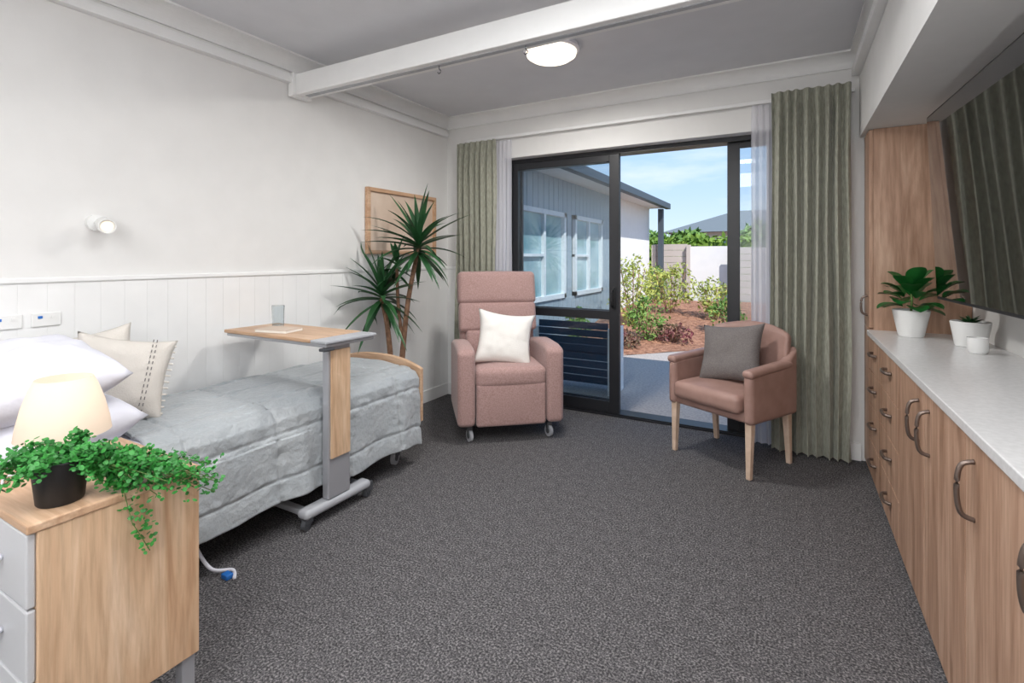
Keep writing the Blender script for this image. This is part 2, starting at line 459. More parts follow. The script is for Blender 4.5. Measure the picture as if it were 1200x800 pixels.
framed(wd, 'fixed_left', OX0+0.036, -1.29, 0.024, OZ-0.037, 4.095, 4.13, 0.05, 0.05, 0.08, ((0.80, 0.86),))
framed(wd, 'fixed_right', -0.415, OX1-0.036, 0.024, OZ-0.037, 4.05, 4.085, 0.085, 0.04, 0.08)
dr = root('door_1')
framed(dr, 'sliding_panel', OX0+0.04, -1.225, 0.024, OZ-0.037, 4.003, 4.045, 0.055, 0.06, 0.09, ((0.79, 0.86),), gmat=M_glass, str_=0.085)
box('lock_plate', (-1.285, 3.985, 0.88), (-1.255, 4.002, 1.06), M_blackpl, dr, 0.004)
tube('pull_handle', smoothpts([(-1.27, 3.99, 1.04), (-1.27, 3.955, 1.03), (-1.27, 3.95, 0.97), (-1.27, 3.955, 0.91), (-1.27, 3.99, 0.90)], 5), 0.008, M_blackpl, dr)
box('threshold', (OX0, 3.985, 0.0), (OX1, 4.0, 0.012), M_black, wd)
dg = [((OX0+0.02+i*0.03, 4.15, -0.02), (OX0+0.035+i*0.03, 4.20, 0.003)) for i in range(72)]
boxes('trim_drain_grate', dg, M_metal)

box('curtain_rail', (-2.62, 3.845, 2.36), (0.36, 3.87, 2.385), M_trim, None, 0.004)

def curtain(name, x0, x1, yc, z1, z0, folds, amp, mat, head=True, seed=0.0, nz=60, solid=0.0):
    nx = folds*14
    def f(u, v):
        z = z0+(z1-z0)*v
        fl = 1-v
        ph = 2*pi*folds*(u+0.022*noise.noise(Vector((u*4+seed, v*1.6, seed)))*2*(0.3+fl)) + 1.5*noise.noise(Vector((u*5+seed, v*1.5, seed+5)))*fl
        a = amp*(0.55+0.45*fl)*(1+0.5*noise.noise(Vector((u*6+seed, v*1.1, seed+2))))
        if head and v > 0.955: a = amp*0.4
        sn = math.sin(ph)
        y = a*math.copysign(abs(sn)**0.8, sn)+amp*0.35*noise.noise(Vector((u*9+seed, v*3, 1)))
        xx = x0+(x1-x0)*u + 0.010*math.sin(2*ph)*fl + 0.014*noise.noise(Vector((u*4+seed, v*2, 7)))
        return (xx, yc+y, z)
    return grid(name, f, nx, nz, mat, None, solid)
curtain('curtain', -2.70, -2.28, 3.80, 2.35, 0.02, 7, 0.035, M_curtain, seed=1)
curtain('curtain', -0.115, 0.335, 3.80, 2.41, 0.015, 8, 0.040, M_curtain, seed=5)
curtain('sheer_curtain', -2.32, -2.14, 3.84, 2.34, 0.03, 5, 0.018, M_sheer, seed=2)
curtain('sheer_curtain', -0.24, 0.02, 3.868, 2.36, 0.02, 7, 0.015, M_sheer, seed=4)

# ------------------------------------------------------------------ built-in cabinetry (right)
cab = root('built_in_cabinet')
CF = 0.41; CY0, CY1 = -0.58, 3.66; CZ = 0.87
box('carcass', (CF+0.02, CY0, 0.05), (XR-0.003, CY1, CZ-0.03), M_oakc, cab)
box('kick', (CF+0.03, CY0, 0.0), (CF+0.05, CY1, 0.05), M_oakc, cab)
box('countertop', (CF-0.012, CY0, CZ-0.03), (XR-0.002, CY1, CZ), M_counter, cab, 0.003)
g = 0.0025
fr = []
ys = [3.66, 3.20, 2.72]
zs = [0.03, 0.235, 0.44, 0.64, 0.835]
for a in range(2):
    for b in range(4):
        fr.append(((CF, ys[a+1]+g, zs[b]+g), (CF+0.019, ys[a]-g, zs[b+1]-g)))
yd = [2.72, 2.245, 1.77, 1.295, 0.82, 0.345, -0.13, -0.575]
for i in range(len(yd)-1):
    fr.append(((CF, yd[i+1]+g, 0.03+g), (CF+0.019, yd[i]-g, 0.835-g)))
for i, (lo, hi) in enumerate(fr):
    box('front_%d' % i, lo, hi, M_oakc, cab, 0.0015)
box('gap_shadow_liner', (CF+0.0192, CY0+0.005, 0.035), (CF+0.0198, CY1-0.005, 0.832), M_dgrey, cab)
hn = 0
for a in range(2):
    ym = (ys[a]+ys[a+1])/2
    for b in range(4):
        zz = (zs[b]+zs[b+1])/2+0.02
        tube('drawer_handle_%d' % hn, smoothpts([(CF, ym-0.065, zz), (CF-0.022, ym-0.05, zz), (CF-0.028, ym, zz), (CF-0.022, ym+0.05, zz), (CF, ym+0.065, zz)], 5), 0.008, M_bronze, cab); hn += 1
for ym in (2.325, 2.165, 1.69, 1.275, 0.425, 0.265):
    tube('door_handle_%d' % hn, smoothpts([(CF, ym, 0.63), (CF-0.028, ym, 0.645), (CF-0.036, ym, 0.705), (CF-0.028, ym, 0.765), (CF, ym, 0.78)], 6), 0.0065, M_bronze, cab); hn += 1
box('tall_carcass', (CF+0.02, CY1+0.001, 0.0), (XR-0.003, YB-0.001, ZB-0.002), M_oakc, cab)
box('tall_door_upper', (CF, CY1+0.004, 0.88), (CF+0.019, YB-0.022, ZB-0.005), M_oakc, cab, 0.0015)
box('tall_door_lower', (CF, CY1+0.004, 0.03), (CF+0.019, YB-0.022, 0.875), M_oakc, cab, 0.0015)
tube('tall_handle', smoothpts([(CF, 3.72, 0.95), (CF-0.028, 3.72, 0.965), (CF-0.034, 3.72, 1.01), (CF-0.028, 3.72, 1.055), (CF, 3.72, 1.07)], 6), 0.0065, M_bronze, cab)

# television (on an arm)
tv = root('television')
tvc = root('screen_assembly'); tvc.parent = tv; tvc.location = (0.645, 2.414, 1.55)
tvc.rotation_euler = (0, math.radians(-2.6), math.radians(2.0))
box('bezel', (-0.0, -0.80, -0.455), (0.035, 0.80, 0.455), M_blackpl, tvc, 0.004)
box('screen', (-0.003, -0.79, -0.44), (0.0, 0.79, 0.445), M_screen, tvc)
box('rear_housing', (0.035, -0.5, -0.35), (0.075, 0.5, 0.2), M_blackpl, tvc, 0.01)
box('wall_plate', (XR-0.03, 2.2, 1.35), (XR-0.001, 2.62, 1.75), M_blackpl, tv, 0.004)
boxes('mount_arm', [((0.72, 2.3, 1.5), (XR-0.03, 2.34, 1.6)), ((0.72, 2.48, 1.5), (XR-0.03, 2.52, 1.6))], M_blackpl, tv, 0.003)

# pots on counter
def pot(parent, r0, r1, h, mat, wall=0.006):
    lathe('pot', [(0, 0), (r0*0.95, 0), (r0, 0.006), (r1, h-0.004), (r1-wall*0.5, h), (r1-wall, h-0.004), (r1-wall-0.002, h-0.02), (0, h-0.02)], mat, parent)
    lathe('soil', [(r1-wall-0.003, h-0.022), (r1-wall-0.003, h-0.016), (0, h-0.012)], M_soil, parent)
fp = root('potted_fiddle_leaf_fig', (0.575, 3.46, CZ+0.001))
pot(fp, 0.058, 0.085, 0.145, M_wpot)
L = []
prof = lambda t: 0.12 if t == 0 else max(0.02, (math.sin(min(1, t)**1.25*pi)**0.6))*1.0 if t < 0.999 else 0.05
for i in range(24):
    a = i*2.4; lv = i/24
    zz = 0.15+lv*0.10; el = 0.05+lv*1.1+random.uniform(-.15, .15)
    d = Vector((math.cos(a)*math.cos(el), math.sin(a)*math.cos(el), math.sin(el)))
    base = Vector((math.cos(a)*0.015, math.sin(a)*0.015, zz))
    L.append((base+d*0.03, d, random.uniform(0.10, 0.14), 0.095, 0.7))
leaves('leaves', L, M_leaff, fp, prof=prof, segs=10, fold=0.15, clampx=-0.3)
tube('stem', [(0, 0, 0.12), (0.004, 0, 0.20), (0, 0.003, 0.28)], 0.006, M_stem, fp)
p2 = root('potted_succulent', (0.765, 3.22, CZ+0.001))
pot(p2, 0.06, 0.078, 0.12, M_wpot)
L = []
for i in range(22):
    a = i*2.4; el = 0.1+0.04*i
    d = Vector((math.cos(a)*math.cos(el), math.sin(a)*math.cos(el), math.sin(el)))
    L.append((Vector((0, 0, 0.105)), d, 0.06, 0.02, 0.3))
leaves('leaves', L, M_leafy, p2)
p3 = root('small_ceramic_cup', (0.735, 2.99, CZ+0.001))
lathe('cup', [(0, 0), (0.028, 0), (0.036, 0.01), (0.038, 0.07), (0.034, 0.07), (0.032, 0.012), (0, 0.01)], M_wpot, p3)

# ------------------------------------------------------------------ recliner  (local: front = -Y)
def casters(parent, pts, r=0.04, mat=M_greypl):
    for i, (x, y) in enumerate(pts):
        cyl('caster_wheel_%d' % i, (x, y, r), r, 0.022, mat, parent, rot=(0, pi/2, 0.3))
        cyl('caster_hub_%d' % i, (x, y, r), r*0.5, 0.03, M_dgrey, parent, rot=(0, pi/2, 0.3))
        box('caster_fork_%d' % i, (x-0.018, y-0.015, r+0.005), (x+0.018, y+0.03, r*2+0.025), M_dgrey, parent, 0.004)
rc = root('recliner_chair', (-1.94, 3.35, 0), math.radians(40))
rbox('footrest_panel', (0, -0.315, 0.265), (0.50, 0.07, 0.30), 0.022, M_pink, rc, puff=(0, 0.008, 0))
rbox('seat_cushion', (0, -0.07, 0.455), (0.51, 0.56, 0.14), 0.04, M_pink, rc, puff=(0, 0.01, 0.02))
rbox('base_frame', (0, 0.0, 0.27), (0.52, 0.54, 0.24), 0.03, M_pink, rc)
def armwarp(p):
    return Vector((p.x, p.y, p.z - (0.04*max(0, (p.y-0.05))/0.3 if p.z > 0 else 0) - (0.02*max(0, (-p.y-0.22)/0.1)**2 if p.z > 0 else 0)))
for s in (-1, 1):
    rbox('arm_%s' % ('l' if s < 0 else 'r'), (s*0.32, -0.02, 0.395), (0.125, 0.66, 0.55), 0.034, M_pink, rc, puff=(0.004, 0.006, 0.006), warp=armwarp)
bt = root('backrest'); bt.parent = rc; bt.location = (0, 0.22, 0.46); bt.rotation_euler = (math.radians(-13), 0, 0)
rbox('back_shell', (0, 0.06, 0.35), (0.62, 0.09, 0.76), 0.035, M_pink, bt)
rbox('lumbar_pad', (0, 0.0, 0.13), (0.53, 0.13, 0.25), 0.03, M_pink, bt, puff=(0, 0.014, 0.0))
rbox('mid_pad', (0, 0.0, 0.36), (0.64, 0.13, 0.235), 0.03, M_pink, bt, puff=(0, 0.014, 0.0))
rbox('head_pad', (0, 0.0, 0.60), (0.655, 0.14, 0.27), 0.04, M_pink, bt, puff=(0.0, 0.016, 0.006))
box('under_frame', (-0.27, -0.25, 0.10), (0.27, 0.26, 0.13), M_dgrey, rc)
casters(rc, [(-0.29, -0.27), (0.29, -0.27), (-0.29, 0.24), (0.29, 0.24)], 0.042)
pillow('throw_pillow', 0.44, 0.42, 0.14, M_whitec, (-1.865, 3.24, 0.70), (math.radians(66), math.radians(8), math.radians(36)), seed=3, pinch=0.14)

# ------------------------------------------------------------------ armchair (upholstered tub style)
ac = root('armchair', (-0.345, 3.56, 0), math.radians(-29))
rbox('seat', (0, -0.04, 0.43), (0.48, 0.48, 0.11), 0.035, M_leather, ac, puff=(0, 0.01, 0.02))
rbox('seat_rail', (0, 0.0, 0.355), (0.52, 0.44, 0.07), 0.02, M_leather, ac)
def bw(p): return Vector((p.x, p.y - 0.9*p.x*p.x, p.z - (0.55*p.x*p.x if p.z > 0 else 0)))
rbox('backrest', (0, 0.245, 0.60), (0.56, 0.065, 0.50), 0.03, M_leather, ac, puff=(0, 0.01, 0.02), rot=(math.radians(-8), 0, 0), warp=bw)
for s in (-1, 1):
    def sidewarp(p):
        if p.z > 0: return Vector((p.x, p.y, p.z + 0.12*max(0, (p.y-0.02)/0.22)**2 - 0.02*max(0, (-p.y-0.1)/0.15)))
        return p
    rbox('arm_side_%d' % (s > 0), (s*0.275, 0.0, 0.475), (0.062, 0.49, 0.31), 0.028, M_leather, ac, warp=sidewarp, puff=(0.004, 0.004, 0))
    rbox('arm_pad_%d' % (s > 0), (s*0.277, -0.035, 0.628), (0.072, 0.44, 0.05), 0.024, M_leather, ac, rot=(math.radians(3), 0, 0))
for i, (x, y0, y1, dx) in enumerate([(-0.27, -0.205, -0.215, 0), (0.27, -0.205, -0.215, 0), (-0.262, 0.19, 0.22, 0), (0.262, 0.19, 0.22, 0)]):
    V = []
    for (cx, cy, cz, w) in ((x, y1, 0, 0.014), (x, y0, 0.36, 0.022)):
        V += [(cx-w, cy-w, cz), (cx+w, cy-w, cz), (cx+w, cy+w, cz), (cx-w, cy+w, cz)]
    bev(mk('leg_%d' % i, V, [(0, 3, 2, 1), (4, 5, 6, 7), (0, 1, 5, 4), (1, 2, 6, 5), (2, 3, 7, 6), (3, 0, 4, 7)], M_legwood, ac), 0.004)
pillow('throw_pillow', 0.42, 0.40, 0.14, M_greyc, (-0.345, 3.58, 0.675), (math.radians(66), math.radians(-7), math.radians(-20)), seed=8, pinch=0.12)

# ------------------------------------------------------------------ bed
bed = root('adjustable_bed')
BX0, BX1 = -2.80, -2.12; BY0, BY1 = 0.42, 2.50
rbox('mattress', ((BX0+BX1)/2-0.005, 1.48, 0.47), (BX1-BX0, 2.0, 0.20), 0.05, M_white, bed)
box('bed_frame', (BX0+0.03, 0.5, 0.27), (BX1-0.04, 2.46, 0.365), M_dgrey, bed, 0.01)
box('bed_deck_lift', (BX0+0.15, 1.0, 0.14), (BX1-0.15, 2.2, 0.27), M_dgrey, bed, 0.01)
boxes('base_rails', [((BX0+0.06, 0.95, 0.10), (BX0+0.10, 2.42, 0.14)), ((BX1-0.10, 0.95, 0.10), (BX1-0.06, 2.42, 0.14)), ((BX0+0.06, 1.0, 0.10), (BX1-0.06, 1.05, 0.14)), ((BX0+0.06, 2.34, 0.10), (BX1-0.06, 2.40, 0.14))], M_greypl, bed, 0.005)
casters(bed, [(BX1-0.06, 2.40), (BX0+0.08, 2.40), (BX1-0.06, 1.16), (BX0+0.08, 1.16)], 0.045, M_greypl)
def board(name, y0, y1, zlow, zc, ze, x0, x1):
    n = 24; V = []; F = []
    for yy in (y0, y1):
        for i in range(n+1):
            t = i/n; x = x0+(x1-x0)*t
            zt = zc-(zc-ze)*abs(2*t-1)**2.5
            V.append((x, yy, zlow)); V.append((x, yy, zt))
    m = 2*(n+1)
    for i in range(n):
        a = 2*i
        F += [(a, a+1, a+3, a+2), (m+a, m+a+2, m+a+3, m+a+1), (a+1, m+a+1, m+a+3, a+3), (a, a+2, m+a+2, m+a)]
    F += [(0, m, m+1, 1), (2*n, 2*n+1, m+2*n+1, m+2*n)]
    bev(mk(name, V, F, M_oakx, bed), 0.006, 3)
board('footboard', 2.515, 2.545, 0.25, 0.655, 0.59, BX0-0.02, BX1+0.05)
board('headboard', 0.34, 0.37, 0.25, 0.92, 0.84, BX0-0.02, BX1+0.05)

def cover(u, v):
    yy = 0.98+(2.505-0.98)*v
    P = [(BX0-0.03, 0.50), (BX0+0.00, 0.585), (BX0+0.06, 0.605), (-2.45, 0.612), (BX1-0.06, 0.602), (BX1+0.01, 0.585), (BX1+0.042, 0.54), (BX1+0.05, 0.46), (BX1+0.055, 0.34), (BX1+0.06, 0.22), (BX1+0.065, 0.13)]
    cum = [0]
    for i in range(1, len(P)): cum.append(cum[-1]+math.hypot(P[i][0]-P[i-1][0], P[i][1]-P[i-1][1]))
    s = u*cum[-1]
    for i in range(1, len(P)):
        if s <= cum[i]+1e-9:
            t = (s-cum[i-1])/(cum[i]-cum[i-1]); x = P[i-1][0]+(P[i][0]-P[i-1][0])*t; z = P[i-1][1]+(P[i][1]-P[i-1][1])*t
            break
    q = Vector((s*3.2, yy*3.2, 2.0))
    n1 = noise.noise(q)*0.009+noise.noise(q*2.6)*0.005
    hang = max(0, (0.52-z)/0.40)
    a = abs(((s+0.06) % 0.24)-0.12)/0.12; b = abs(((yy+0.1) % 0.40)-0.20)/0.20
    seam = math.exp(-((1-a)/0.05)**2)+math.exp(-((1-b)/0.035)**2)
    near = max(math.exp(-((1-a)/0.3)**2), math.exp(-((1-b)/0.2)**2))
    ql = -0.009*seam + 0.009*near*noise.noise(Vector((s*22, yy*22, 4)))
    pk = 0.006*(1-a*a)*(1-b*b)
    if x < BX1-0.03: z += n1+ql+pk+0.004
    else:
        x += n1*1.4+ql+pk+hang*0.016*(1+math.sin(yy*17+3*noise.noise(Vector((yy*3, 0, 0)))))
        z += (1-hang)*(n1+ql)*0.5
        if z < 0.45: z += 0.06*hang*(1-v)+0.010*hang*math.sin(yy*9)
    if v > 0.97: z -= 0.01*(v-0.97)/0.03
    return (max(x, XL+0.02), yy, z)
grid('bedspread', cover, 170, 210, M_blanket, bed, 0.012)
def sheet(u, v):
    yy = 0.46+(1.02-0.46)*v
    P = [(BX0-0.02, 0.52), (BX0+0.03, 0.592), (-2.45, 0.60), (BX1-0.05, 0.592), (BX1+0.015, 0.56), (BX1+0.025, 0.47), (BX1+0.028, 0.38)]
    k = u*(len(P)-1); i = min(int(k), len(P)-2); t = k-i
    x = P[i][0]*(1-t)+P[i+1][0]*t; z = P[i][1]*(1-t)+P[i+1][1]*t
    return (x, yy, z+0.004*noise.noise(Vector((x*8, yy*8, 0))))
grid('fitted_sheet', sheet, 50, 24, M_white, bed, 0.006)
pillow('bed_pillow', 0.66, 0.46, 0.20, M_white, (-2.46, 0.75, 0.685), (math.radians(4), 0, math.radians(3)), seed=1, pinch=0.05, wr=0.02)
pillow('bed_pillow', 0.66, 0.46, 0.22, M_white, (-2.45, 0.73, 0.865), (math.radians(8), math.radians(3), math.radians(-5)), seed=6, pinch=0.05, wr=0.02)
sp = pillow('throw_pillow', 0.36, 0.36, 0.13, M_cream, (-2.49, 1.05, 0.795), (math.radians(66), math.radians(12), math.radians(66)), seed=11, pinch=0.12)
V = []; F = []
for i in range(13):
    yy = -0.155+i*0.025
    for sx in (0.085, 0.098):
        for side in (1, -1):
            th = 0.067*((1-(sx/0.18)**4)*(1-(yy/0.18)**4))**0.6+0.005
            b = len(V)
            V += [(sx-0.002, yy, side*th), (sx+0.002, yy, side*th), (sx+0.002, yy+0.013, side*th), (sx-0.002, yy+0.013, side*th)]
            F.append((b, b+1, b+2, b+3))
mk('stitching', V, F, M_stitch, sp)
tas = []
for i in range(12):
    yy = -0.15+i*0.027
    tas.append(((0.156, yy, -0.004), (0.178, yy+0.006, 0.004)))
boxes('tassels', tas, M_cream, sp)
pillow('throw_pillow', 0.36, 0.36, 0.12, M_cream, (-2.64, 0.99, 0.81), (math.radians(70), math.radians(-10), math.radians(62)), seed=14, pinch=0.12)

tube('bed_control_cable', smoothpts([(-2.13, 1.13, 0.30), (-2.07, 1.12, 0.20), (-2.10, 1.16, 0.10), (-2.06, 1.19, 0.03), (-2.02, 1.25, 0.008), (-1.96, 1.22, 0.008)], 8), 0.007, M_white, bed)
box('blue_plug', (-2.02, 1.20, 0.0), (-1.98, 1.23, 0.02), M_blue, bed, 0.004)

# ------------------------------------------------------------------ overbed table
ot = root('overbed_table', (0, -0.03, 0))
TZ = 0.88
box('table_top', (-2.78, 1.70, TZ), (-2.07, 2.04, TZ+0.018), M_oakx, ot, 0.004)
box('top_tray_frame', (-2.77, 1.71, TZ-0.018), (-1.965, 2.03, TZ-0.0005), M_metal, ot, 0.005)
box('top_end_panel', (-2.068, 1.70, TZ-0.0002), (-1.955, 2.04, TZ+0.016), M_greypl, ot, 0.005)
box('height_lever', (-2.0, 1.695, TZ-0.035), (-1.96, 1.76, TZ-0.02), M_dgrey, ot, 0.004)
box('column_outer', (-2.045, 1.755, 0.10), (-2.0, 1.895, TZ-0.018), M_metal, ot, 0.006)
box('column_wood_insert', (-1.9995, 1.765, 0.30), (-1.990, 1.888, TZ-0.04), M_oak, ot, 0.003)
rbox('base_bar', (-2.03, 1.83, 0.075), (0.075, 0.42, 0.045), 0.02, M_greypl, ot)
boxes('base_legs', [((-2.60, 1.64, 0.058), (-2.04, 1.68, 0.085)), ((-2.60, 1.98, 0.058), (-2.04, 2.02, 0.085))], M_greypl, ot, 0.005)
casters(ot, [(-2.02, 1.64), (-2.02, 2.03), (-2.58, 1.66), (-2.58, 2.0)], 0.028, M_dgrey)
dgz = TZ+0.0185
gl = root('drinking_glass', (-2.60, 1.88, dgz))
gm = pm('tumbler_glass', (235, 240, 242), 0.02)
gm.node_tree.nodes['Principled BSDF'].inputs['Transmission Weight'].default_value = 1.0
gm.node_tree.nodes['Principled BSDF'].inputs['IOR'].default_value = 1.4
lathe('tumbler', [(0, 0), (0.031, 0), (0.035, 0.125), (0.0335, 0.126), (0.032, 0.125), (0.0285, 0.012), (0, 0.012)], gm, gl)
bk = root('notebook', (-2.44, 1.77, dgz), math.radians(12))
box('pages', (-0.10, -0.065, 0.003), (0.10, 0.065, 0.015), M_page, bk)
boxes('covers', [((-0.103, -0.068, 0), (0.103, 0.068, 0.003)), ((-0.103, -0.068, 0.015), (0.103, 0.068, 0.018))], M_paper, bk, 0.001)

# ------------------------------------------------------------------ bedside cabinet
bc = root('bedside_cabinet')
X0, X1, Y0, Y1, ZT = -1.96, -1.49, 0.45, 0.83, 0.70
box('body', (X0+0.01, Y0+0.02, 0.165), (X1-0.004, Y1-0.004, ZT-0.022), M_oak, bc, 0.003)
box('top_board', (X0, Y0, ZT-0.022), (X1, Y1, ZT), M_oakx, bc, 0.004)
for i, (a, b) in enumerate(((0.17, 0.33), (0.335, 0.50), (0.505, 0.675))):
    box('drawer_front_%d' % i, (X0+0.015, Y0+0.002, a), (X1-0.012, Y0+0.02, b), M_lgrey, bc, 0.004)
    tube('drawer_handle_%d' % i, smoothpts([(X0+0.15, Y0, (a+b)/2), (X0+0.16, Y0-0.022, (a+b)/2), (X1-0.16, Y0-0.022, (a+b)/2), (X1-0.15, Y0, (a+b)/2)], 4), 0.007, M_white, bc)
boxes('legs', [((a, b, 0.0), (a+0.035, b+0.035, 0.166)) for a in (X0+0.02, X1-0.05) for b in (Y0+0.03, Y1-0.045)], M_metal, bc, 0.003)

tl = root('table_lamp', (-1.79, 0.62, ZT+0.0005))
lathe('base', [(0, 0), (0.055, 0), (0.06, 0.006), (0.055, 0.02), (0.02, 0.03), (0.014, 0.05), (0.014, 0.16), (0, 0.16)], M_cream, tl)
shell('shade', [(0.106, 0.105), (0.101, 0.14), (0.090, 0.19), (0.074, 0.24), (0.064, 0.262)], sheermat('shade_cloth', (244, 232, 218), 1.0, 0.45), tl)
lathe('bulb', [(0, 0.16), (0.014, 0.165), (0.025, 0.19), (0.018, 0.212), (0, 0.218)], M_lightshade, tl)
lp = bpy.data.lights.new('lamp_bulb_light', 'POINT'); lp.energy = 0.6; lp.color = (1, 0.84, 0.66); lp.shadow_soft_size = 0.03
lo = bpy.data.objects.new('lamp_bulb_light', lp); sc.collection.objects.link(lo); lo.parent = tl; lo.location = (0, 0, 0.19)
tube('lamp_cord', [(p[0]+1.79, p[1]-0.62, p[2]-ZT) for p in smoothpts([(-1.83, 0.57, 0.706), (-1.86, 0.52, 0.706), (-1.80, 0.49, 0.706), (-1.86, 0.455, 0.706)], 6)], 0.003, M_white, tl)

# trailing plant
tp = root('potted_trailing_plant', (-1.58, 0.54, ZT+0.0005))
lathe('pot', [(0, 0), (0.044, 0), (0.047, 0.004), (0.057, 0.103), (0.053, 0.105), (0.050, 0.09), (0, 0.09)], M_blackpl, tp)
V = []; F = []
def addleaf(p, s):
    a = Vector([random.gauss(0, 1) for _ in range(3)]); a.z *= 0.5; a.normalize()
    nrm = (Vector((0.3, -0.2, 1))+Vector([random.gauss(0, .6) for _ in range(3)])).normalized()
    a = (a-nrm*a.dot(nrm)).normalized(); b = nrm.cross(a)
    k = len(V)
    V.extend([p, p+a*s*0.5+b*s*0.5, p+a*s*1.1+b*s*0.42, p+a*s*1.45, p+a*s*1.1-b*s*0.42, p+a*s*0.5-b*s*0.5])
    F.append((k, k+1, k+2, k+3, k+4, k+5))
vines = []
def vine(ang, reach, h, end, r0=0.03):
    pts = []
    for k in range(9):
        t = k/8
        r = r0+reach*t
        z = 0.095+h*math.sin(min(1, t*1.1)*pi*0.8)+(end-0.095)*t**1.3
        p = Vector((math.cos(ang)*r, math.sin(ang)*r, z))
        gx, gy = -1.58+p.x, 0.54+p.y
        if gx < X1+0.004 and gy < Y1+0.004 and gy > Y0-0.004 and p.z < 0.012: p.z = 0.012+random.uniform(0, 0.012)
        if p.z < 0.0 and gx < X1+0.01: p.x = X1+0.012+1.58
        pts.append(p)
    vines.append(pts)
for i in range(32):
    vine(random.uniform(0, 2*pi), random.uniform(0.03, 0.085), random.uniform(0.01, 0.04), random.uniform(0.05, 0.12))
for i in range(10):
    vine(random.uniform(-2.7, -1.5), random.uniform(0.06, 0.11), random.uniform(0.0, 0.03), random.uniform(0.05, 0.12))
for i in range(46):
    vine(random.uniform(0.75, 1.6), random.uniform(0.10, 0.24), random.uniform(0.0, 0.03), random.uniform(-0.02, 0.05))
for i in range(18):
    vine(random.uniform(0.98, 1.25), random.uniform(0.24, 0.33), random.uniform(0.0, 0.02), random.uniform(-0.08, 0.01))
for i in range(6):
    vine(random.uniform(0.75, 1.0), random.uniform(0.13, 0.18), 0.0, random.uniform(-0.16, -0.06))
for pts in vines:
    for k in range(24):
        t = k/23*8; a = min(int(t), 7); q = pts[a].lerp(pts[a+1], t-a)
        for _ in range(2):
            addleaf(q+Vector([random.gauss(0, 0.007) for _ in range(3)]), random.uniform(0.006, 0.0115))
mk('leaves', V, F, M_leaft, tp)
for i, pts in enumerate(vines[::3]):
    tube('vine_%d' % i, pts, 0.0012, M_stem, tp, res=4)

# ------------------------------------------------------------------ yucca plant
yc = root('potted_yucca_plant')
by = Vector((-2.58, 2.86, 0))
lathe('pot', [(0, 0), (0.11, 0), (0.115, 0.01), (0.145, 0.27), (0.14, 0.28), (0.132, 0.27), (0.13, 0.24), (0, 0.24)], M_wpot, yc, c=tuple(by))
lathe('soil', [(0.13, 0.238), (0.13, 0.246), (0, 0.25)], M_soil, yc, c=tuple(by))
hA = Vector((-2.44, 2.94, 1.37)); hB = Vector((-2.66, 2.78, 1.0)); hC = Vector((-2.58, 2.86, 1.22))
tube('trunk_1', smoothpts([by+Vector((0.02, 0, 0.22)), (-2.54, 2.88, 0.6), (-2.50, 2.90, 1.0), hA], 6), 0.024, M_bark, yc, taper=0.015)
tube('trunk_2', smoothpts([by+Vector((-0.03, -0.03, 0.22)), (-2.60, 2.82, 0.5), (-2.62, 2.80, 0.8), hB], 6), 0.024, M_bark, yc, taper=0.015)
tube('trunk_3', smoothpts([(-2.535, 2.885, 0.65), (-2.57, 2.87, 0.9), hC], 6), 0.014, M_bark, yc, taper=0.012)
L = []
for h, n, ln in ((hA, 46, 0.46), (hB, 42, 0.42), (hC, 12, 0.22)):
    for i in range(n):
        t = i/n
        el = math.radians(-38+t*118+random.uniform(-8, 8)); a = i*2.399+random.uniform(-.2, .2)
        d = Vector((math.cos(a)*math.cos(el), math.sin(a)*math.cos(el), math.sin(el)))
        if h.x+d.x*ln < XL+0.03: d.x *= 0.35; d.normalize()
        L.append((h+Vector((0, 0, -0.05+0.12*t)), d, ln*random.uniform(0.7, 1.05), 0.052, random.uniform(0.25, 0.95)))
leaves('leaves', L, M_leafy, yc, clampx=XL+0.035, segs=8, fold=0.25)

# ------------------------------------------------------------------ wall items
fpz = root('framed_picture')
fy0, fy1, fz0, fz1 = 2.83, 3.68, 1.33, 1.85; xw = XL+0.003
boxes('frame', [((xw, fy0, fz0), (xw+0.035, fy0+0.03, fz1)), ((xw, fy1-0.03, fz0), (xw+0.035, fy1, fz1)), ((xw, fy0+0.03, fz0), (xw+0.035, fy1-0.03, fz0+0.03)), ((xw, fy0+0.03, fz1-0.03), (xw+0.035, fy1-0.03, fz1))], M_oaky, fpz, 0.003)
box('artwork', (xw, fy0+0.03, fz0+0.03), (xw+0.012, fy1-0.03, fz1-0.03), pm('art_print', (222, 202, 184), 0.7, var=(3, (204, 180, 160))), fpz)
wl = root('wall_reading_light', (0, 0, -0.035))
cyl('wall_plate', (XL+0.012, 1.11, 1.50), 0.038, 0.024, M_wpot, wl, rot=(0, pi/2, 0))
cyl('arm', (XL+0.035, 1.11, 1.50), 0.012, 0.05, M_wpot, wl, rot=(0, pi/2, 0))
hd = (math.radians(98), 0, math.radians(75))
lathe('spot_head', [(0, -0.065), (0.030, -0.063), (0.034, -0.055), (0.034, 0.06), (0.030, 0.06), (0.028, 0.05), (0, 0.05)], M_wpot, wl, c=(XL+0.085, 1.12, 1.487), rot=hd)
lathe('spot_lens', [(0.024, 0.052), (0.0, 0.0535)], M_lens, wl, c=(XL+0.085, 1.12, 1.487), rot=hd)
so = root('power_outlet')
for yy, zz in ((0.80, 1.03), (0.93, 1.03), (3.30, 0.62)):
    box('plate', (XL+0.0125, yy-0.05, zz-0.03), (XL+0.021, yy+0.05, zz+0.03), M_wpot, so, 0.003)
    box('switch', (XL+0.021, yy-0.03, zz+0.005), (XL+0.024, yy-0.015, zz+0.016), M_blue if zz > 1 else M_wpot, so)
    box('switch_b', (XL+0.021, yy+0.015, zz+0.005), (XL+0.024, yy+0.03, zz+0.016), M_wpot, so)

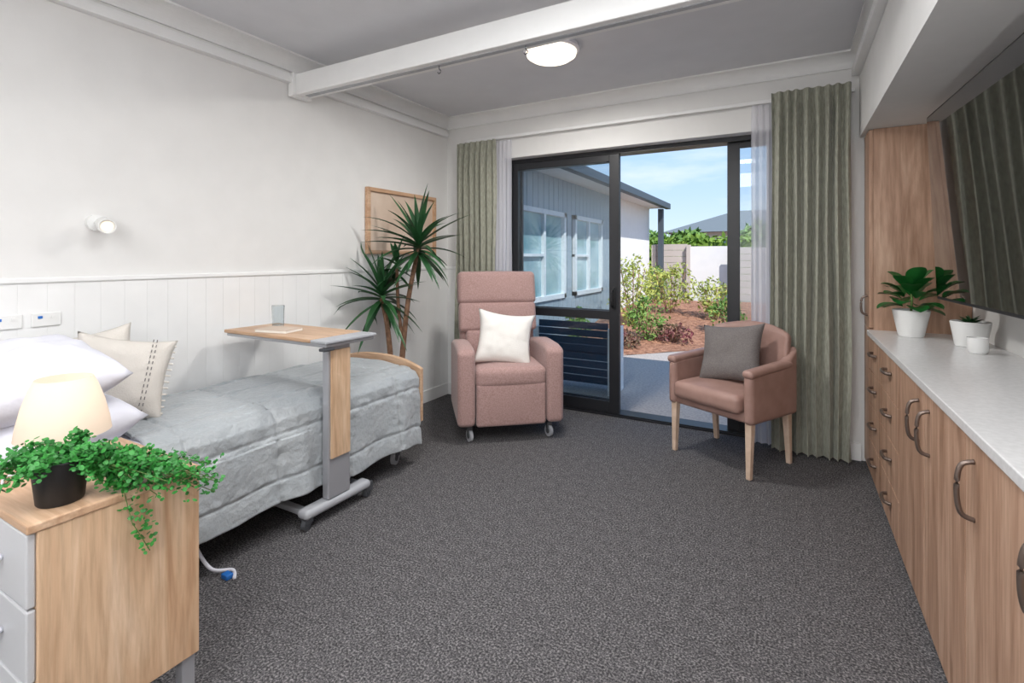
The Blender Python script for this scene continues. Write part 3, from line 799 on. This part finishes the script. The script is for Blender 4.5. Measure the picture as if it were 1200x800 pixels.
# ------------------------------------------------------------------ exterior
box('ground_paving', (-3.4, 4.0, -0.12), (12, 8.0, -0.02), M_conc)
box('ground_lawn', (-20, 8.0, -0.2), (40, 60, -0.1), M_mulch)
def mulchf(u, v):
    x = -3.13+u*12; y0_ = 6.4 if x < -2.2 else 6.4+min(1.6, (x+2.2)*1.1)
    y = y0_+(12.5-y0_)*v
    return (x, y, -0.015+0.30*min(1, v*1.2)*min(1, v*6+0.03)+0.03*noise.noise(Vector((x*3, y*3, 0))))
grid('garden_bed', mulchf, 60, 40, M_mulch)
fe = root('garden_fence')
boxes('slat_panel_1', [((-3.1, 13.0, 0.1+k*0.155), (-2.25, 13.04, 0.1+k*0.155+0.148)) for k in range(10)], M_fence1, fe)
box('white_panel', (-2.2, 12.9, 0.0), (-1.25, 12.96, 1.58), M_fence2, fe)
boxes('slat_panel_2', [((-1.2, 12.6, 0.0+k*0.155), (6.5, 12.64, k*0.155+0.148)) for k in range(10)], M_fence1, fe)
boxes('posts', [((x, 12.88, -0.1), (x+0.09, 13.0, 1.62)) for x in (-3.1, -2.25, -1.25, 0.6, 2.5)], M_fence1, fe)
hg = root('hedge')
blob_leaves('hedge_foliage', (1.5, 14.2, 1.08), (6.0, 0.45, 0.76), 9000, 0.10, M_hedge, hg, flat=True)
box('hedge_core', (-4.3, 13.95, -0.1), (7.3, 14.45, 1.68), M_hedge, hg)
nh = root('distant_house')
box('house_walls', (-4.5, 24, -0.1), (4.5, 32, 2.6), M_cladw, nh)
mk('house_roof', [(-5.2, 23.4, 2.45), (5.2, 23.4, 2.45), (5.2, 32.6, 2.45), (-5.2, 32.6, 2.45), (-2.5, 28, 3.7), (2.5, 28, 3.7)], [(0, 1, 5, 4), (1, 2, 5), (2, 3, 4, 5), (3, 0, 4), (0, 3, 2, 1)], M_roof, nh)
boxes('house_windows', [((-2.8, 23.96, 1.0), (-1.2, 24.0, 2.1)), ((0.5, 23.96, 1.0), (2.0, 24.0, 2.1))], M_blueglass, nh)
tr = root('background_tree')
for c, r in (((3.5, 21, 2.2), (1.6, 1.2, 1.3)), ((-5.5, 22, 1.6), (1.2, 1.0, 0.8)), ((7, 22, 2.4), (2.2, 1.5, 1.6)), ((-0.8, 19, 1.7), (0.7, 0.7, 0.7)), ((-3.2, 19, 1.6), (0.8, 0.6, 0.6))):
    blob_leaves('foliage', c, r, 2200, 0.16, M_shrub, tr)
    cyl('trunk', (c[0], c[1], 0.8), 0.1, 1.9, M_bark, tr)
lw = root('neighbouring_building')
WX = -3.2
def board_wall(name, y0, y1, zl, zh, mat, skip=()):
    L = []; y = y0; w = 0.18
    while y < y1-1e-3:
        ye = min(y+w-0.012, y1)
        segs = [(zl, zh)]
        for (a, b, c, d) in skip:
            if ye > a and y < b: segs = [(zl, c), (d, zh)]
        for (s, e) in segs: L.append(((WX-0.05, y, s), (WX, ye, e)))
        y += w
    boxes(name, L, mat, lw)
wins = [(5.0, 5.7, 0.66, 2.02), (5.95, 7.5, 0.66, 2.02), (7.9, 9.3, 0.66, 2.02)]
board_wall('cladding', 4.2, 9.9, -0.05, 2.55, M_clad, wins)
box('wall_core', (WX-0.3, 4.16, -0.1), (WX-0.06, 12.9, 2.6), M_clad, lw)
box('white_end_wall', (WX-0.055, 9.95, -0.05), (WX+0.05, 12.85, 2.55), M_cladw, lw)
for i, (a, b, c, d) in enumerate(wins):
    boxes('window_frame_%d' % i, [((WX-0.04, a, c), (WX+0.03, a+0.07, d)), ((WX-0.04, b-0.07, c), (WX+0.03, b, d)), ((WX-0.04, a, c), (WX+0.03, b, c+0.07)), ((WX-0.04, a, d-0.07), (WX+0.03, b, d)), ((WX-0.04, (a+b)/2-0.03, c), (WX+0.02, (a+b)/2+0.03, d)), ((WX-0.04, a, (c+d)/2-0.02), (WX+0.015, (a+b)/2, (c+d)/2+0.02))], M_soffit, lw)
    box('window_pane_%d' % i, (WX-0.055, a, c), (WX-0.03, b, d), M_blueglass, lw)
box('soffit', (WX-0.3, 4.75, 2.55), (WX+0.5, 12.9, 2.58), M_soffit, lw)
box('gutter', (WX+0.44, 4.75, 2.52), (WX+0.56, 12.95, 2.66), M_gutter, lw, 0.01)
mk('roof', [(WX+0.5, 4.75, 2.66), (WX+0.5, 12.95, 2.66), (WX-3.5, 12.95, 3.9), (WX-3.5, 4.75, 3.9)], [(0, 1, 2, 3)], M_roof, lw)
cyl('downpipe', (WX+0.05, 9.9, 1.25), 0.04, 2.6, M_clad, lw)
box('post_bracket', (WX+0.3, 12.7, -0.02), (WX+0.42, 12.82, 2.52), M_gutter, lw)
box('trim_eave', (-3.0, 4.16, 2.5), (3, 4.75, 2.56), M_soffit)
box('trim_gutter', (-2.64, 4.75, 2.48), (3, 4.85, 2.62), M_gutter)
for i, (c, r, n, s, mt) in enumerate([
        ((-2.45, 8.8, 0.72), (0.36, 0.36, 0.62), 1200, 0.035, M_shrub2), ((-2.1, 10.2, 0.75), (0.5, 0.4, 0.45), 1100, 0.04, M_shrub2),
        ((-1.25, 10.0, 0.55), (0.36, 0.3, 0.34), 900, 0.035, M_shrub2), ((-1.95, 7.75, 0.38), (0.3, 0.26, 0.32), 800, 0.032, M_shrub),
        ((-1.55, 7.85, 0.14), (0.30, 0.22, 0.2), 600, 0.03, M_shrub3), ((-2.15, 7.1, 0.12), (0.26, 0.2, 0.16), 500, 0.03, M_shrub3),
        ((-0.9, 8.8, 0.42), (0.3, 0.24, 0.32), 700, 0.032, M_shrub), ((-2.6, 11.3, 0.7), (0.3, 0.3, 0.4), 600, 0.035, M_shrub),
        ((0.4, 9.3, 0.5), (0.4, 0.4, 0.35), 700, 0.04, M_shrub2), ((-2.75, 6.9, 0.3), (0.2, 0.25, 0.3), 500, 0.04, M_shrub)]):
    r_ = root('garden_shrub'); blob_leaves('foliage', c, r, n, s, mt, r_)
    for q in range(5):
        a = q*1.26
        tube('stem_%d' % q, [(c[0], c[1], 0.0), (c[0]+math.cos(a)*r[0]*0.6, c[1]+math.sin(a)*r[1]*0.6, c[2]+r[2]*0.6)], 0.008, M_bark, r_)
os_ = root('outdoor_sofa', (-0.07, 0, 0))
boxes('frame', [((-2.25, 4.62, -0.02), (-2.19, 4.95, 0.60)), ((-1.46, 4.62, -0.02), (-1.40, 4.95, 0.62)), ((-2.19, 4.92, 0.28), (-1.46, 4.95, 0.32))], M_soffit, os_, 0.005)
boxes('slats', [((-2.19, 4.63, 0.08+k*0.075), (-1.46, 4.65, 0.145+k*0.075)) for k in range(8)], M_navy, os_)
rbox('seat_cushion', (-1.825, 4.80, 0.38), (0.71, 0.24, 0.12), 0.04, M_navy, os_)

# ------------------------------------------------------------------ lights / world
def area(name, loc, rot, sx, sy, e, col=(1, 1, 1)):
    l = bpy.data.lights.new(name, 'AREA'); l.shape = 'RECTANGLE'; l.size = sx; l.size_y = sy; l.energy = e; l.color = col
    o = bpy.data.objects.new(name, l); sc.collection.objects.link(o); o.location = loc; o.rotation_euler = rot
    return o
area('ceiling_fill_front', (-0.9, -1.0, 2.58), (0, 0, 0), 1.8, 1.6, 54, (0.985, 0.993, 1.0))  # added fill light behind the camera, without any fixture
area('ceiling_fill_mid', (-0.7, 1.1, 2.58), (0, 0, 0), 1.2, 0.9, 34, (0.985, 0.993, 1.0))  # added fill above the frame to brighten the middle of the room
fl = root('fill_stand', (0.08, -1.25, 0))  # unseen stand and globe, made up to carry an added fill light
lathe('base', [(0, 0), (0.15, 0), (0.15, 0.015), (0.02, 0.03), (0.012, 0.05), (0.012, 1.45), (0, 1.45)], M_dgrey, fl)
shell('glass_globe', [(0.03, 1.44), (0.12, 1.47), (0.18, 1.55), (0.20, 1.66), (0.18, 1.77), (0.12, 1.85), (0.03, 1.88)], glassmat('globe_glass', (250, 250, 250), 0.04), fl)
lp = bpy.data.lights.new('fill_stand_light', 'POINT'); lp.energy = 52; lp.color = (0.99, 0.99, 1.0); lp.shadow_soft_size = 0.15  # added fill that lifts walls and ceiling evenly
lo = bpy.data.objects.new('fill_stand_light', lp); sc.collection.objects.link(lo); lo.parent = fl; lo.location = (0, 0, 1.66)
lp = bpy.data.lights.new('ceiling_dome_lamp', 'AREA'); lp.shape = 'DISK'; lp.size = 0.3; lp.energy = 29; lp.color = (1, 0.98, 0.95)
lo = bpy.data.objects.new('ceiling_dome_lamp', lp); sc.collection.objects.link(lo); lo.location = (-1.31, 2.86, 2.52)
s = bpy.data.lights.new('sun', 'SUN'); s.energy = 5.4; s.angle = 0.01; s.color = (1, 0.95, 0.88)
so_ = bpy.data.objects.new('sun', s); sc.collection.objects.link(so_)
so_.rotation_euler = Vector((-0.55, 0.55, -0.85)).to_track_quat('-Z', 'Y').to_euler()

w = bpy.data.worlds.new('World'); sc.world = w; w.use_nodes = True; nt = w.node_tree
bg = nt.nodes['Background']
tc = nt.nodes.new('ShaderNodeTexCoord'); sx = nt.nodes.new('ShaderNodeSeparateXYZ')
nt.links.new(tc.outputs['Generated'], sx.inputs[0])
rp = nt.nodes.new('ShaderNodeValToRGB'); e = rp.color_ramp.elements
e[0].position = 0.0; e[0].color = lin((208, 224, 238)); e[1].position = 0.6; e[1].color = lin((112, 158, 218))
x = e.new(0.12); x.color = lin((178, 206, 234)); x = e.new(0.3); x.color = lin((146, 186, 230))
nt.links.new(sx.outputs['Z'], rp.inputs['Fac'])
n = nt.nodes.new('ShaderNodeTexNoise'); n.inputs['Scale'].default_value = 3.5; n.inputs['Detail'].default_value = 6
mp = nt.nodes.new('ShaderNodeMapping'); mp.inputs['Scale'].default_value = (1, 1, 4)
nt.links.new(tc.outputs['Generated'], mp.inputs[0]); nt.links.new(mp.outputs[0], n.inputs['Vector'])
r3 = nt.nodes.new('ShaderNodeValToRGB'); r3.color_ramp.elements[0].position = 0.55; r3.color_ramp.elements[1].position = 0.85
nt.links.new(n.outputs['Fac'], r3.inputs['Fac'])
mx = nt.nodes.new('ShaderNodeMixRGB'); mx.inputs['Color2'].default_value = (0.75, 0.8, 0.86, 1)
nt.links.new(r3.outputs['Color'], mx.inputs['Fac']); nt.links.new(rp.outputs['Color'], mx.inputs['Color1'])
nt.links.new(mx.outputs['Color'], bg.inputs['Color']); bg.inputs['Strength'].default_value = 1.4

sc.view_settings.view_transform = 'Standard'
sc.view_settings.exposure = 0.0

cam = bpy.data.cameras.new('camera'); cam.sensor_width = 36; cam.lens = 587/1200*36; cam.shift_y = -98/1200
cam.clip_start = 0.05; cam.clip_end = 300
co = bpy.data.objects.new('camera', cam); sc.collection.objects.link(co)
co.location = (0, 0, 1.3); co.rotation_euler = (pi/2, 0, math.radians(29.1))
sc.camera = co
